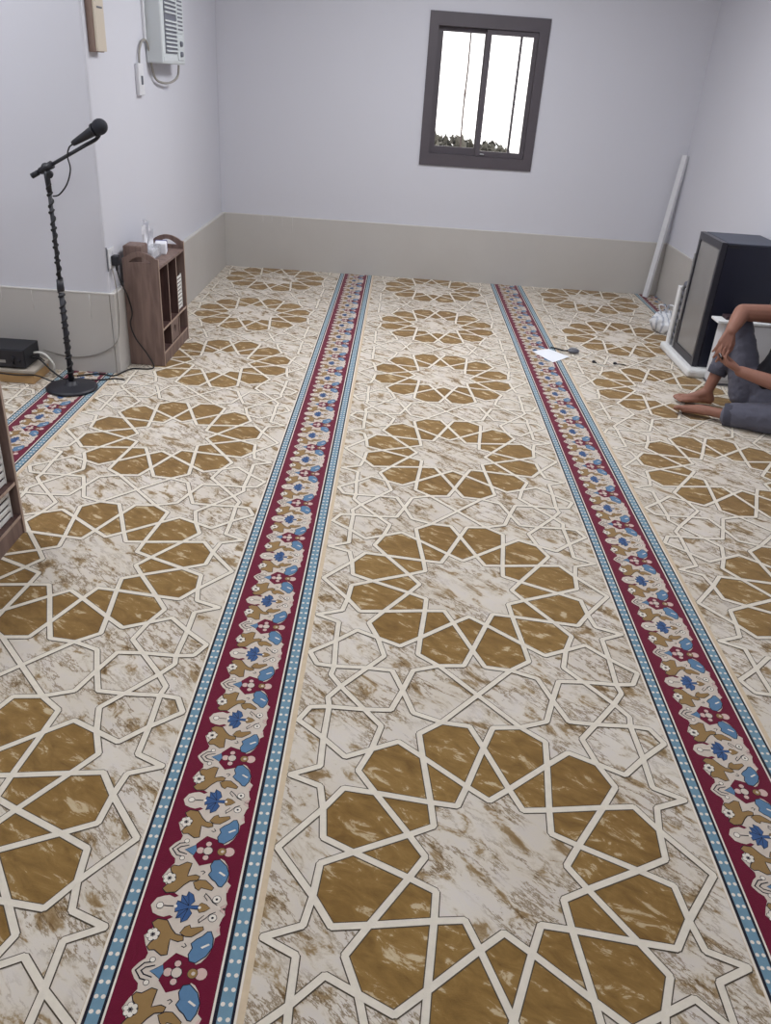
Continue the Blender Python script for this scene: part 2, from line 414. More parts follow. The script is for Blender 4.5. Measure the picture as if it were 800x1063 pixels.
def clip_mb(m, x0, x1, y0, y1):
    for co, no in (((x0, 0, 0), (-1, 0, 0)), ((x1, 0, 0), (1, 0, 0)), ((0, y0, 0), (0, -1, 0)), ((0, y1, 0), (0, 1, 0))):
        bmesh.ops.bisect_plane(m.bm, geom=m.bm.verts[:]+m.bm.edges[:]+m.bm.faces[:], dist=1e-6, plane_co=co, plane_no=no, clear_outer=True)

def field(x0, x1, y0, y1, xc, parent, name='pile_field'):
    m = MB()
    m.face([(x0, y0, 0), (x1, y0, 0), (x1, y1, 0), (x0, y1, 0)], 0)
    k0 = math.floor((y0-CY0)/DYP-.5); k1 = math.ceil((y1-CY0)/DYP+.5)
    for k in range(k0, k1+1):
        yc = CY0+k*DYP
        for g in golds: m.face([(xc+u, yc+v*SV, .0004) for u, v in g], 1)
        for si, (p, q) in enumerate(segs):
            a = Vector((p[0], p[1]*SV, 0)); c = Vector((q[0], q[1]*SV, 0)); d = (c-a).normalized(); n = Vector((-d.y, d.x, 0))
            for hw, z, mi in ((.0094, 0.0005+.0000022*si+.0000015*(k % 2), 2), (.0070, .0011+.0000035*si+.0000015*(k % 2), 3)):
                e = d*hw*.55; o = Vector((xc, yc, z))
                m.face([o+a-e+n*hw*.5, o+a-e*1.4, o+a-e-n*hw*.5, o+a-n*hw, o+c-n*hw, o+c+e-n*hw*.5, o+c+e*1.4, o+c+e+n*hw*.5, o+c+n*hw, o+a+n*hw], mi)
    clip_mb(m, x0, x1, y0, y1)
    return m.build(name, ['marble', 'gold', 'carpet_edge', 'carpet_line'], parent, recalc=False)

# one motif half of the floral border: (s, t) in metres from the border's left edge and from a rosette row
TR = {
'cream':[(0.0515, 0.1273), (0.0592, 0.1117), (0.0709, 0.1066), (0.0818, 0.1044), (0.0925, 0.1088), (0.0997, 0.1049), (0.09, 0.099), (0.0725, 0.1008), (0.0633, 0.0913), (0.0695, 0.0834), (0.0631, 0.074), (0.0565, 0.0657), (0.0635, 0.0493), (0.0732, 0.0328), (0.0713, 0.0225), (0.0622, 0.0146), (0.0544, 0.0031), (0.0534, 0.0), (0.1086, 0.0), (0.1049, 0.0147), (0.123, 0.0361), (0.1464, 0.0274), (0.1621, 0.0161), (0.1707, 0.0206), (0.1795, 0.0323), (0.1864, 0.0506), (0.186, 0.0681), (0.1944, 0.0757), (0.1887, 0.0934), (0.1918, 0.1083), (0.1957, 0.116), (0.192, 0.1273)],
'leaf':[(0.0649, 0.0914), (0.073, 0.099), (0.0906, 0.0969), (0.1027, 0.0803), (0.1125, 0.0709), (0.1271, 0.0683), (0.129, 0.0607), (0.1207, 0.058), (0.1048, 0.0619), (0.105, 0.0486), (0.107, 0.0323), (0.0974, 0.0303), (0.0826, 0.0402), (0.0731, 0.0389), (0.0685, 0.0445), (0.0725, 0.0527), (0.0847, 0.0648), (0.0832, 0.0753), (0.0708, 0.0824)],
'leaf2':[(0.1206, 0.0743), (0.1271, 0.0862), (0.1345, 0.0907), (0.1377, 0.0844), (0.1593, 0.0888), (0.1615, 0.0835), (0.153, 0.0765), (0.1431, 0.0687), (0.1314, 0.0686)],
'bleaf':[(0.1767, 0.0799), (0.1709, 0.0788), (0.163, 0.0693), (0.1543, 0.0635), (0.1464, 0.0549), (0.1507, 0.0465), (0.1461, 0.0342), (0.1501, 0.0226), (0.1612, 0.02), (0.177, 0.0335), (0.1848, 0.0505), (0.1827, 0.0678)],
'streak':[(0.1643, 0.0491), (0.1774, 0.0569), (0.1803, 0.0543), (0.1675, 0.0466)],
'hex':[(0.1073, 0.0), (0.105, 0.0154), (0.123, 0.0361), (0.1461, 0.0284), (0.1637, 0.0162), (0.1694, 0.0)],
'bsmall':[(0.0852, 0.0), (0.0955, 0.0051), (0.1055, 0.0124), (0.1098, 0.0)],
'lotus':[(0.0986, 0.1273), (0.1003, 0.1389), (0.1069, 0.1374), (0.1051, 0.1516), (0.1145, 0.1492), (0.1162, 0.1595), (0.1265, 0.1532), (0.132, 0.14), (0.1256, 0.1307), (0.1324, 0.1302), (0.1406, 0.1310), (0.1428, 0.1273)],
'lbase':[(0.1425, 0.1273), (0.1432, 0.1333), (0.1463, 0.1372), (0.1557, 0.1341), (0.1647, 0.1273)],
'pink':[(0.192, 0.1308), (0.1838, 0.1240), (0.195, 0.1159)], 'pink2':[(0.1907, 0.0935), (0.1853, 0.0823), (0.1926, 0.0749)],
}
CHEV = [[(0.0879, 0.0176), (0.072, 0.0142), (0.0600, 0.0)], [(0.0908, 0.0105), (0.076, 0.0062), (0.0700, 0.0)]]
RP_ = DYP/4; LROW = RP_/2
def border(x, y0, y1, parent, name='border_strip'):
    """woven border: 0 maroon 1 cream 2 tan 3 blue 4 leaf blue 5 deep blue 6 navy 7 pink 8 white 9 beige"""
    m = MB()
    def quadz(s0, s1, z, mi): m.face([(x+s0, y0, z), (x+s1, y0, z), (x+s1, y1, z), (x+s0, y1, z)], mi)
    quadz(-.009, .266, .0001, 9); quadz(-.008, -.0035, .0003, 8)
    quadz(-.0030, .0300, .0003, 6); quadz(.0028, .0240, .0005, 3); quadz(.0292, .0330, .0004, 8)
    quadz(.0330, .2090, .0003, 0)
    quadz(.2090, .2130, .0004, 8); quadz(.2132, .2490, .0003, 6); quadz(.2198, .2440, .0005, 3); quadz(.2492, .2535, .0004, 8)
    def poly(pts, z, mi, flip=1, y=0, out=0.0, omi=6):
        if out:
            n = len(pts); A = sum(pts[i][0]*pts[(i+1) % n][1]-pts[(i+1) % n][0]*pts[i][1] for i in range(n)); sg = 1 if A > 0 else -1
            o2 = []
            for i in range(n):
                p0, p1, p2 = Vector(pts[i-1]), Vector(pts[i]), Vector(pts[(i+1) % n])
                d1, d2 = (p1-p0).normalized(), (p2-p1).normalized()
                nn = Vector((d1.y+d2.y, -d1.x-d2.x))*sg
                if nn.length < .3: nn = Vector((d1.y, -d1.x))*sg
                o2.append(tuple(p1+nn.normalized()*out))
            m.face([(x+a, y+flip*c, z-.0001) for a, c in o2], omi)
        m.face([(x+a, y+flip*c, z) for a, c in pts], mi)
    def disc(s, t, r, z, mi, flip, y, n=10, out=0.0):
        if out: m.face([(x+s+(r+out)*math.cos(2*PI*i/n), y+flip*t+(r+out)*math.sin(2*PI*i/n), z-.0001) for i in range(n)], 6)
        m.face([(x+s+r*math.cos(2*PI*i/n), y+flip*t+r*math.sin(2*PI*i/n), z) for i in range(n)], mi)
    def stroke(pts, hw, z, mi, flip, y):
        for p, q in zip(pts, pts[1:]):
            a, c = Vector(p), Vector(q); d = (c-a).normalized()*hw; n = Vector((-d.y, d.x))
            m.face([(x+v.x, y+flip*v.y, z) for v in (a-d-n, c+d-n, c+d+n, a-d+n)], mi)
    yM = .8509; k0 = math.floor((y0-yM)/RP_)-1; k1 = math.ceil((y1-yM)/RP_)+1
    for k in range(k0, k1+1):
        y = yM+k*RP_
        for fl in (1, -1):
            poly(TR['cream'], .0006, 1, fl, y)
            poly(TR['hex'], .0008, 0, fl, y)
            poly(TR['leaf'], .0010, 2, fl, y, .0021); poly(TR['leaf2'], .0010, 2, fl, y, .0017)
            poly(TR['bleaf'], .0010, 4, fl, y, .0020); poly(TR['streak'], .0012, 8, fl, y)
            poly(TR['pink'], .0009, 7, fl, y, .0008); poly(TR['pink2'], .0009, 7, fl, y)
            for j in range(6):
                a = j*PI/3+.3; disc(.0718+.0082*math.cos(a), .0681+.0082*math.sin(a), .0046, .0013, 8, fl, y, 8, .0010)
            disc(.0718, .0681, .0026, .0014, 6, fl, y, 8)
            for c in CHEV: stroke(c, .0012, .0010, 6, fl, y)
            disc(.0848, .0207, .0046, .0011, 8, fl, y, 8, .0012)
            poly(TR['bsmall'], .0011, 4, fl, y, .0012)
            disc(.1313, .0164, .0060, .0010, 7, fl, y, 8, .0010)
            # lotus half and curled tendrils beside it (drawn upwards from the lotus row)
            poly(TR['lotus'], .0011, 5, fl, y, .0013); poly(TR['lbase'], .0010, 2, fl, y, .0012)
            for q in ((.1003, .1389), (.1051, .1516), (.1162, .1595)): stroke([(.1235, .1300), q], .0006, .0012, 6, fl, y)
            disc(.1734, .1468, .0075, .0010, 8, fl, y, 10, .0012); disc(.1734, .1468, .0026, .0012, 6, fl, y, 8)
            stroke([(.150, .158), (.160, .149), (.167, .140), (.176, .135)], .0009, .0010, 6, fl, y)
            stroke([(.150, .158), (.148, .152), (.156, .143)], .0008, .0010, 6, fl, y)
            stroke([(.1342, .0546), (.138, .0500), (.1342, .0470), (.130, .0490)], .0008, .0010, 6, fl, y)
        disc(.1173, 0, .0078, .0010, 7, 1, y, 10, .0008); disc(.1329, 0, .0092, .0012, 1, 1, y, 10, .0014)
        disc(.1762, 0, .0110, .00095, 7, 1, y, 12); disc(.1611, 0, .0088, .0012, 2, 1, y, 10, .0010); disc(.1625, 0, .0036, .0013, 1, 1, y, 8)
        yl = y+LROW
        disc(.0690, 0, .0062, .0012, 8, 1, yl, 10, .0013); stroke([(.078, 0), (.097, 0)], .0011, .0012, 6, 1, yl); disc(.0985, 0, .0036, .0013, 8, 1, yl, 8)
        disc(.1445, 0, .0030, .0013, 8, 1, yl, 8)
    nd = int((y1-y0)/.02546)+1
    for i in range(nd):
        y = math.floor(y0/.02546)*.02546 + i*.02546 + .0125
        if y < y0+.005 or y > y1-.005: continue
        for s in (.0075, .0195, .2250, .2386): disc(s, 0, .0041, .0008, 8, 1, y, 8)
    clip_mb(m, x-.009, x+.266, y0, y1)
    return m.build(name, ['maroon', 'b_cream', 'b_tan', 'b_blue', 'b_leaf', 'b_deep', 'b_dark', 'b_pink', 'b_white', 'b_beige'], parent, recalc=False)

def roll(xs, x0, xf1, y0, y1, label, strip=True, xclip=None):
    """one carpet row: marbled field from x0 to xf1 and the border starting at xs"""
    t = thing('prayer_carpet', label, 'carpet', (0, 0, 0), 0, 'prayer carpet rows')
    x1 = xs+.266 if strip else xf1
    if xclip: x1 = min(x1, xclip)
    m = MB(); m.box((x0, y0, -.012), (x1, y1, -.0004)); m.build('backing', 'b_beige', t)
    field(x0, xf1, y0, y1, xs-.478+.005, t)
    if strip: border(xs, y0, y1, t)
    return t
BS = [BX1-DX-.004, BX1, BX1+DX, BX1+2*DX-.040]
YM = YR+.012
ga, gb = YA-.013, YB-.013
roll(BS[0], XW+.013, BS[0]-.009, YM, ga, 'prayer carpet with maroon floral border running under the microphone stand')
# the second row is cut round the wall corner
t = roll(BS[1], BS[0]+.266, BS[1]-.009, YM, ga, 'prayer carpet row whose maroon border lies left of centre')
field(XL+.023, BS[1]-.009, ga, gb, BS[1]-.478+.005, t, 'rear_field')
border(BS[1], ga, gb, t, 'rear_border'); m = MB(); m.box((XL+.023, ga, -.012), (BS[1]+.266, gb, -.0004)); m.build('rear_backing', 'b_beige', t)
roll(BS[2], BS[1]+.266, BS[2]-.009, YM, gb, 'middle prayer carpet row with the white paper lying on its border')
# the last row's border is cut by the right wall
t = thing('prayer_carpet', 'prayer carpet row under the seated person and the black fridge', 'carpet', (0, 0, 0), 0, 'prayer carpet rows')
m = MB(); m.box((BS[2]+.266, YM, -.012), (XR-.013, gb, -.0004)); m.build('backing', 'b_beige', t)
field(BS[2]+.266, BS[3]-.009, YM, gb, BS[3]+.04-.478+.005, t)
o = border(BS[3], YM, gb, t)
bm = bmesh.new(); bm.from_mesh(o.data); bmesh.ops.bisect_plane(bm, geom=bm.verts[:]+bm.edges[:]+bm.faces[:], plane_co=(XR-.013, 0, 0), plane_no=(1, 0, 0), clear_outer=True); bm.to_mesh(o.data); bm.free()

# ------------------------------------------------------------------ wooden shelf units
def arch(L_, hz, top):
    """outline of an end panel in (x, z): flat with a low arched crest"""
    pts = [(0, 0), (L_, 0), (L_, hz)]
    for i in range(13):
        a = i/12; pts.append((L_*(.92-.84*a), hz+.004+(top-hz)*math.sin(PI*a)**.8))
    pts.append((0, hz)); return pts
def hole(L_, z):
    return [(L_*(.19+.62*i/8), z) for i in range(9)] + [(L_*(.81-.62*(i+1)/9), z+.028*math.sin(PI*(i+1)/9)) for i in range(8)]
def shelf_unit(loc, label):
    D, Ln, Hz, Th = .178, .52, .545, .013
    t = thing('wooden_shelf', label, 'shelf', loc, 0)
    for y in (0, Ln-Th):
        m = MB(); m.prism(arch(D, Hz-.002, Hz+.026), [hole(D, Hz-.020)], (0, y, 0), (1, 0, 0), (0, 0, 1), (0, Th, 0)); m.build('side_panel', 'wood', t)
    m = MB(); m.box((.002, Th, .02), (.010, Ln-Th, Hz-.045)); m.build('back_panel', 'woodshade', t)
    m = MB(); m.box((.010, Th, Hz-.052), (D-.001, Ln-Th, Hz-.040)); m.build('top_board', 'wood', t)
    m = MB(); m.box((.010, Th, .180), (D-.002, Ln-Th, .192), edge=1); m.build('shelf_board', ['woodshade', 'woodedge'], t)
    m = MB(); m.box((.010, Th, .058), (D-.002, Ln-Th, .070), edge=1); m.build('bottom_board', ['woodshade', 'woodedge'], t)
    m = MB(); m.box((D-.014, Th, 0), (D-.004, Ln-Th, .058)); m.build('plinth', 'wood', t)
    inner = Ln-2*Th
    for i in (1, 2):
        y = Th+inner*i/3
        m = MB(); m.box((.010, y-.005, .192), (D-.002, y+.005, Hz-.052), edge=1); m.build('divider', ['woodshade', 'woodedge'], t)
        m = MB(); m.box((.010, y-.005, .070), (D-.002, y+.005, .180), edge=1); m.build('divider', ['woodshade', 'woodedge'], t)
    y0, y1 = Th+inner/3+.006, Th+inner*2/3-.006
    m = MB(); yc = (y0+y1)/2
    m.prism([(y0, .072), (y1, .072), (y1, .178), (y0, .178)], [[(yc+.021*math.cos(a*PI/8), .130+.022*math.sin(a*PI/8)) for a in range(16)]], (D-.016, 0, 0), (0, 1, 0), (0, 0, 1), (.010, 0, 0))
    d = m.build('drawer', 'wood', t)
    m = MB(); m.box((.02, y0+.004, .074), (D-.017, y1-.004, .082)); m.box((.02, y0+.004, .082), (.03, y1-.004, .17)); m.build('drawer_box', 'woodshade', d)
    for y in (0, Ln-Th):
        m = MB(); m.box((D-.0005, y+.0005, .0), (D+.0015, y+Th-.0005, Hz)); m.build('edging', 'woodedge', t)
    return t
def slat_rack(loc, w_, h_, n, label, rx=0):
    """white slatted panel standing on edge"""
    t = thing('slatted_rack', label, 'rack', loc, 0, None); t.rotation_euler = (rx, 0, 0)
    for y in (0, w_-.006):
        m = MB(); m.box((0, y, 0), (.008, y+.006, h_), 0, .001); m.build('upright', 'lattice', t)
    for i in range(n):
        z = h_*(i+.15)/n
        m = MB(); m.box((.001, .006, z), (.007, w_-.006, z+h_/n*.58), 0, .001); m.build('slat', 'lattice', t)
    return t
SH = (XL+.0245, 4.045, 0.0012)
shelf_unit(SH, 'brown wooden shelf unit by the wall corner, tissues on top')
slat_rack((SH[0]+.155, SH[1]+.372, .193), .115, .185, 9, 'white slatted rack in the last compartment of the shelf by the wall')
FS = (-.998, 1.785, 0.0012)
shelf_unit(FS, 'brown wooden shelf unit cut by the left edge, nearest the viewer')
slat_rack((FS[0]+.150, FS[1]+.352, .193), .140, .215, 9, 'upper white slatted rack in the nearest shelf at the left edge')
slat_rack((FS[0]+.150, FS[1]+.352, .071), .140, .10, 4, 'lower white slatted rack in the nearest shelf at the left edge')
m = MB(); m.ico((0, 0, 0), .045, 3, 0, (.9, 1.2, .7))
for v in m.bm.verts:
    v.co += v.co.normalized()*.018*noise.noise(v.co*40); v.co.z = max(v.co.z, -.03)
o = m.build('folded_cloth', 'cloth', None, (FS[0]+.09, FS[1]+.44, .071+.031)); tag(o, 'crumpled grey white cloth in the bottom of the nearest shelf', 'cloth')

# things on the far shelf
tz = .505+.0013
o = MB(); o.box((0, 0, 0), (.090, .110, .092), 0, .002); o.box((.004, .004, .0921), (.086, .106, .095), 0, .001)
tag(o.build('wooden_box', 'wood', None, (SH[0]+.004, SH[1]+.018, tz)), 'small brown wooden box on the shelf top behind the arched handle', 'box')
t = thing('tissue_box', 'clear plastic tissue box with white tissues sticking up', 'tissue box', (SH[0]+.060, SH[1]+.222, tz))
m = MB(); m.box((-.045, -.085, 0), (.055, .075, .062), 0, .006); m.build('box_shell', 'clear', t)
m = MB(); m.box((-.036, -.07, .004), (.046, .062, .042), 0, .004); m.build('tissue_stack', 'tissue', t)
m = MB()
for k, (yy, hh, tw) in enumerate(((-.02, .115, .3), (.012, .135, -.25), (.03, .10, .5))):
    n = 8
    for i in range(n):
        for j in range(6):
            P = []
            for (a, c) in ((i, j), (i+1, j), (i+1, j+1), (i, j+1)):
                u = (a/n-.5)*.062; v = c/6
                P.append((.005+.016*math.sin(a*1.7+k)*v+u*math.sin(tw), yy+u*math.cos(tw)*(1-.25*v)+.008*math.sin(c+a*.8), .045+v*hh+.010*math.sin(a*2.1+k)*v))
            m.face(P)
m.build('pulled_tissue', 'tissue', t, smooth=True, recalc=False)
t = thing('tissue_packet', 'small white packet with a blue end beside the tissue box', 'packet', (SH[0]+.095, SH[1]+.365, tz), .2)
m = MB(); m.box((-.03, -.05, 0), (.03, .05, .058), 0, .006); m.build('packet_body', 'tissue', t)
m = MB(); m.box((-.0312, .024, .001), (.0312, .043, .0592), 0, .003); m.build('printed_end', 'blueprint', t)

# ------------------------------------------------------------------ wall socket, plug and cords at the corner
t = thing('wall_socket', 'white square wall socket near the wall corner', 'socket', (XL, 3.940, .560))
m = MB(); m.box((0, -.028, -.048), (.008, .058, .048), 0, .003); m.build('face_plate', 'plastic_white', t)
m = MB(); m.box((-.001, -.0345, -.056), (.002, -.0285, .056)); m.build('painted_shadow', 'lens', t)  # grey strip standing in for the shadow line at the plate's edge
m = MB(); m.box((.008, .022, .012), (.011, .042, .032), 0, .002); m.build('rocker', 'plastic_white', t)
cord = []
t = thing('power_cord', 'black plug and cord hanging from the socket down to the carpet', 'cord', (0, 0, 0))
m = MB(); m.box((XL+.0085, 3.935, .525), (XL+.040, 3.980, .573), 0, .006); m.tube([(XL+.026, 3.955, .535), (XL+.026, 3.957, .500)], [.010, .005], 8); m.build('plug', 'blackplastic', t)
m = MB(); m.tube(spline([(XL+.026, 3.957, .505), (XL+.03, 3.985, .44), (XL+.040, 4.035, .36), (XL+.058, 4.030, .28), (XL+.045, 4.028, .22), (XL+.065, 4.026, .15), (XL+.12, 4.022, .07), (XL+.155, 4.006, .012), (XL+.135, 3.975, .0055), (XL+.05, 3.955, .0055), (XL-.0, 3.84, .0055), (XL-.08, 3.855, .0055), (XL-.17, 3.80, .0055)], 8), .0038, 6); m.build('flex', 'cable', t)
m = MB(); m.tube(spline([(XL+.016, 3.925, .51), (XL+.0265, 3.925, .40), (XL+.0265, 3.91, .24), (XL+.010, YA-.0165, .16), (-1.10, YA-.0165, .10), (-1.22, YA-.0165, .075), (-1.33, YA-.02, .09), (-1.36, 3.84, .115)], 8), .0028, 6)
tag(m.build('wall_cable', 'greycable', None), 'thin grey cable running over the beige wainscot to the socket', 'cable')

# ------------------------------------------------------------------ amplifier on crate
t = thing('wooden_crate', 'low wooden crate under the black amplifier', 'crate', (-1.60, 3.735, .0013))
m = MB(); m.box((-.30, -.075, 0), (.255, .110, .052), 0, .002); m.build('crate_body', 'ply', t)
m = MB(); m.box((-.305, -.085, .0522), (.265, .115, .068), 0, .003); m.build('lid', 'plyedge', t)
m = MB(); m.box((-.29, -.0765, .012), (.19, -.0752, .040)); m.box((.205, -.0765, .0), (.2553, -.0752, .05)); m.build('front_slat', 'ply', t)
t = thing('amplifier', 'black amplifier box with front knobs on the wooden crate', 'amplifier', (-1.60, 3.73, .0705))
m = MB(); m.box((-.24, -.062, .004), (.222, .105, .094), 0, .004); m.build('case', 'blackplastic', t)
m = MB()
m.box((-.236, -.067, .008), (.218, -.0622, .090), 0, .002); fp = m.build('front_panel', 'black', t)
for x, z, r in ((.165, .050, .011), (.165, .026, .007), (.195, .040, .006)):
    m = MB(); m.tube([(x, -.067, z), (x, -.079, z)], [r, r*.9], 14); m.build('knob', 'blackplastic', fp)
m = MB(); m.box((.080, -.0682, .028), (.130, -.0671, .042)); m.build('display', 'steel', fp)
for x in (-.21, .19):
    m = MB(); m.tube([(x, 0, 0), (x, 0, .0045)], .012, 10); m.build('foot', 'blackplastic', t)
m = MB(); m.tube(spline([(-1.377, 3.77, .120), (-1.350, 3.765, .125), (-1.315, 3.76, .115), (-1.285, 3.762, .07), (-1.29, 3.77, .03), (-1.31, 3.80, .006)], 8), .006, 6)
tag(m.build('white_lead', 'whitecable', None), 'short white lead curving down beside the black amplifier', 'cable')
m = MB(); m.tube(spline([(-1.377, 3.75, .100), (-1.34, 3.74, .10), (-1.27, 3.70, .06), (-1.20, 3.665, .035), (-1.17, 3.655, .05)], 8), .0042, 6)
m.tube(spline([(-1.377, 3.735, .115), (-1.35, 3.735, .12), (-1.335, 3.75, .10), (-1.335, 3.78, .08)], 6), .003, 6)
tag(m.build('audio_cable', 'cable', None), 'black audio cable slanting from the amplifier to the microphone stand', 'cable')
m = MB(); m.tube(spline([(-1.70, 3.645, .05), (-1.62, 3.643, .047), (-1.52, 3.644, .051), (-1.42, 3.646, .046), (-1.33, 3.66, .045), (-1.27, 3.67, .02), (-1.22, 3.70, .006), (-1.14, 3.75, .0055), (-1.06, 3.77, .0055), (-1.0, 3.80, .0055), (-.95, 3.79, .0055)], 8), .0036, 6)
tag(m.build('floor_cable', 'cable', None), 'black cable lying along the crate front behind the microphone stand', 'cable')

# ------------------------------------------------------------------ microphone stand
mb0 = Vector((-1.155, 3.635, .0013)); tp = Vector((-1.145, 3.642, .930))
t = thing('microphone_stand', 'black boom microphone stand with a round base, cable wound round it', 'microphone stand', mb0)
q = lambda p: Vector(p)-mb0
m = MB(); m.lathe([(.112, 0), (.118, .004), (.117, .012), (.100, .017), (.040, .021), (.026, .026), (.024, .04)], 48); m.build('base', 'black', t)
m = MB(); d = tp-mb0
m.tube([(0, 0, .03), d*.52], .0115, 12); m.build('lower_tube', 'black', t)
m = MB(); m.tube([d*.50, d*.50+Vector((0, 0, .008)), d*.555], [.015, .0165, .0145], 12); m.build('clutch', 'black', t)
m = MB(); m.tube([d*.52, d*.985], .0085, 12); m.build('upper_tube', 'black', t)
m = MB(); m.tube([d*.497, d*.508], .0135, 10); m.build('white_band', 'plastic_white', t)
hub = d*.985
bd = (q((-.985, 3.62, 1.090)) - hub); b0 = q((-1.215, 3.650, .945)); b1 = q((-.955, 3.630, 1.088)); bdir = (b1-b0).normalized()
m = MB(); m.tube([b0, b0+bdir*.035], [.0115, .0115], 12); m.build('counterweight', 'blackplastic', t)
m = MB(); m.tube([b0+bdir*.03, b1], .0075, 12); m.build('boom', 'black', t)
m = MB(); hc = b0+bdir*.075
m.tube([hc-bdir*.03, hc+bdir*.035], [.014, .016], 12); m.tube([hub-Vector((0, 0, .03)), hc], [.011, .013], 12)
m.ico(hc+Vector((0, 0, .002)), .020, 2, 0, (1, .9, 1)); hb = m.build('boom_clamp', 'black', t)
m = MB(); m.tube([hc+Vector((.02, -.014, -.020)), hc+Vector((.026, -.034, -.024))], [.015, .013], 10); m.build('clamp_knob', 'blackplastic', hb)
# microphone clip at the boom's end, folding back on itself
m = MB(); e1 = b1
m.tube(spline([e1-bdir*.01, e1+bdir*.045, e1+bdir*.062+Vector((0, 0, .014)), e1+bdir*.045+Vector((-.012, 0, .024)), e1+bdir*.0+Vector((-.02, 0, .018))], 6), .0075, 8)
m.build('clip_bracket', 'black', t)
# wound cable
m = MB(); pts = []
for i in range(600):
    f = i/599; z = .05+f*.87; a = f*2*PI*24+2.2*noise.noise(Vector((f*9, 3, 0))); r = .0115 if z < .5 else .0088
    r += .004*abs(noise.noise(Vector((f*40, 0, 0))))
    c = d*(z/d.z); pts.append(c+Vector((r*math.cos(a), r*math.sin(a), .006*math.sin(a*.5))))
m.tube(pts, .0046, 6); m.build('wound_cable', 'cable', t)
m = MB(); m.tube(spline([hub+Vector((.014, -.004, -.045)), hub+Vector((.045, -.010, -.035)), hub+Vector((.085, -.014, .01)), hub+Vector((.108, -.018, .07)), b0+bdir*.195+Vector((.002, -.014, -.004)), b0+bdir*.212+Vector((-.004, -.008, .022)), b0+bdir*.225+Vector((0, 0, .030))], 8), .0032, 6); m.build('drop_cable', 'cable', t)
# microphone itself
mic0 = mb0+b0+bdir*.225+Vector((0, 0, .032)); mic1 = Vector((-.888, 3.60, 1.158)); md = (mic1-mic0).normalized()
t = thing('microphone', 'black handheld microphone clipped on the boom end', 'microphone', mic0)
ml = (mic1-mic0).length
m = MB(); m.tube([Vector((0, 0, 0)), md*.012, md*.03, md*(ml-.045), md*(ml-.028)], [.0105, .012, .0135, .0195, .0215], 16); m.build('handle', 'blackplastic', t)
m = MB(); m.tube([md*(ml-.032), md*(ml-.024)], [.0275, .0275], 18); m.build('grille_ring', 'black', t)
m = MB(); rq = md.to_track_quat('Z', 'Y').to_matrix(); m.ico(md*ml, .031, 3, 0, (1, 1, 1.12), rq); m.build('grille', 'mesh', t)
m = MB(); m.box((-.004, -.014, -.002), (.004, -.0125, .012)); 
for v in m.bm.verts: v.co = rq @ v.co + md*(ml*.45)
m.build('switch', 'steel', t)

# ------------------------------------------------------------------ left wall: plaque and air conditioner
t = thing('wall_plaque', 'tall beige plaque with brown side high on the left wall', 'plaque', (XL, 3.94, 1.425))
m = MB(); m.box((.001, 0, 0), (.030, .115, .36), 0, .003); m.build('case', 'plaqueside', t)
m = MB(); m.box((.0302, .004, .004), (.040, .119, .356), 0, .002); m.build('front_face', 'plaque', t)
m = MB(); m.box((.0402, .03, .165), (.042, .095, .172), 0, .0005); m.build('grey_strip', 'lens', t)

t = thing('air_conditioner', 'white window air conditioner high on the left wall', 'air conditioner', (XL, 4.79, 1.395))
AW, AH, AD = .47, .46, .092
m = MB(); m.box((.001, 0, 0), (AD, AW, AH), 0, .008); m.build('casing', 'acbody', t)
m = MB(); m.box((AD+.0003, .05, .05), (AD+.004, .285, AH-.03)); m.build('louvre_recess', 'acdark', t)
for band, (y0, y1) in enumerate(((.052, .167), (.171, .283))):
    for i in range(19):
        z = .058+i*.0195
        if 7 < i < 9: continue
        m = MB(); m.box((AD+.0042, y0, z), (AD+.010, y1, z+.0085), 0, .001); m.build('louvre', 'acbody', t)
m = MB(); m.box((AD+.0003, .300, .15), (AD+.006, .42, AH-.02), 0, .003); vp = m.build('vent_panel', 'acbody', t)
for i in range(14):
    z = .165+i*.019
    m = MB(); m.box((AD+.0062, .31, z), (AD+.008, .41, z+.008)); m.build('vent_slot', 'acdark', vp)
m = MB(); m.box((AD+.0003, .300, .02), (AD+.006, .42, .135), 0, .003); cp = m.build('control_panel', 'acbody', t)
for z in (.05, .10):
    m = MB(); m.tube([(AD+.006, .35, z), (AD+.018, .35, z)], [.014, .012], 14); m.build('knob', 'acdark', cp)
m = MB(); m.box((AD+.0003, .01, .012), (AD+.003, .288, .032), 0, .001); m.build('base_trim', 'acbody', t)
m = MB(); m.box((XL+.001, 4.575, 1.245), (XL+.020, 4.665, 1.39), 0, .004)
sw = m.build('isolator_switch', 'plastic_white', None); tag(sw, 'narrow white switch box below left of the air conditioner', 'switch')
m = MB(); m.box((XL+.0202, 4.61, 1.295), (XL+.026, 4.63, 1.335), 0, .002); m.build('rocker', 'acdark', sw)
m = MB(); m.box((XL+.0, 4.757, 1.50), (XL+.014, 4.777, 2.2), 0, .003); tag(m.build('cable_trunking', 'plastic_white', None), 'thin white trunking running up beside the air conditioner', 'trunking')
m = MB(); xx = XL+.012
m.tube(spline([(xx, 4.625, 1.392), (xx, 4.635, 1.44), (xx, 4.69, 1.488), (xx, 4.76, 1.496), (xx+.004, 4.785, 1.47), (xx+.004, 4.83, 1.38), (xx+.006, 4.90, 1.315), (xx+.02, 5.08, 1.30), (xx+.05, 5.17, 1.33), (xx+.06, 5.18, 1.392)], 8), .006, 6)
tag(m.build('appliance_cord', 'greycable', None), 'grey cord looping under the air conditioner to its switch', 'cord')

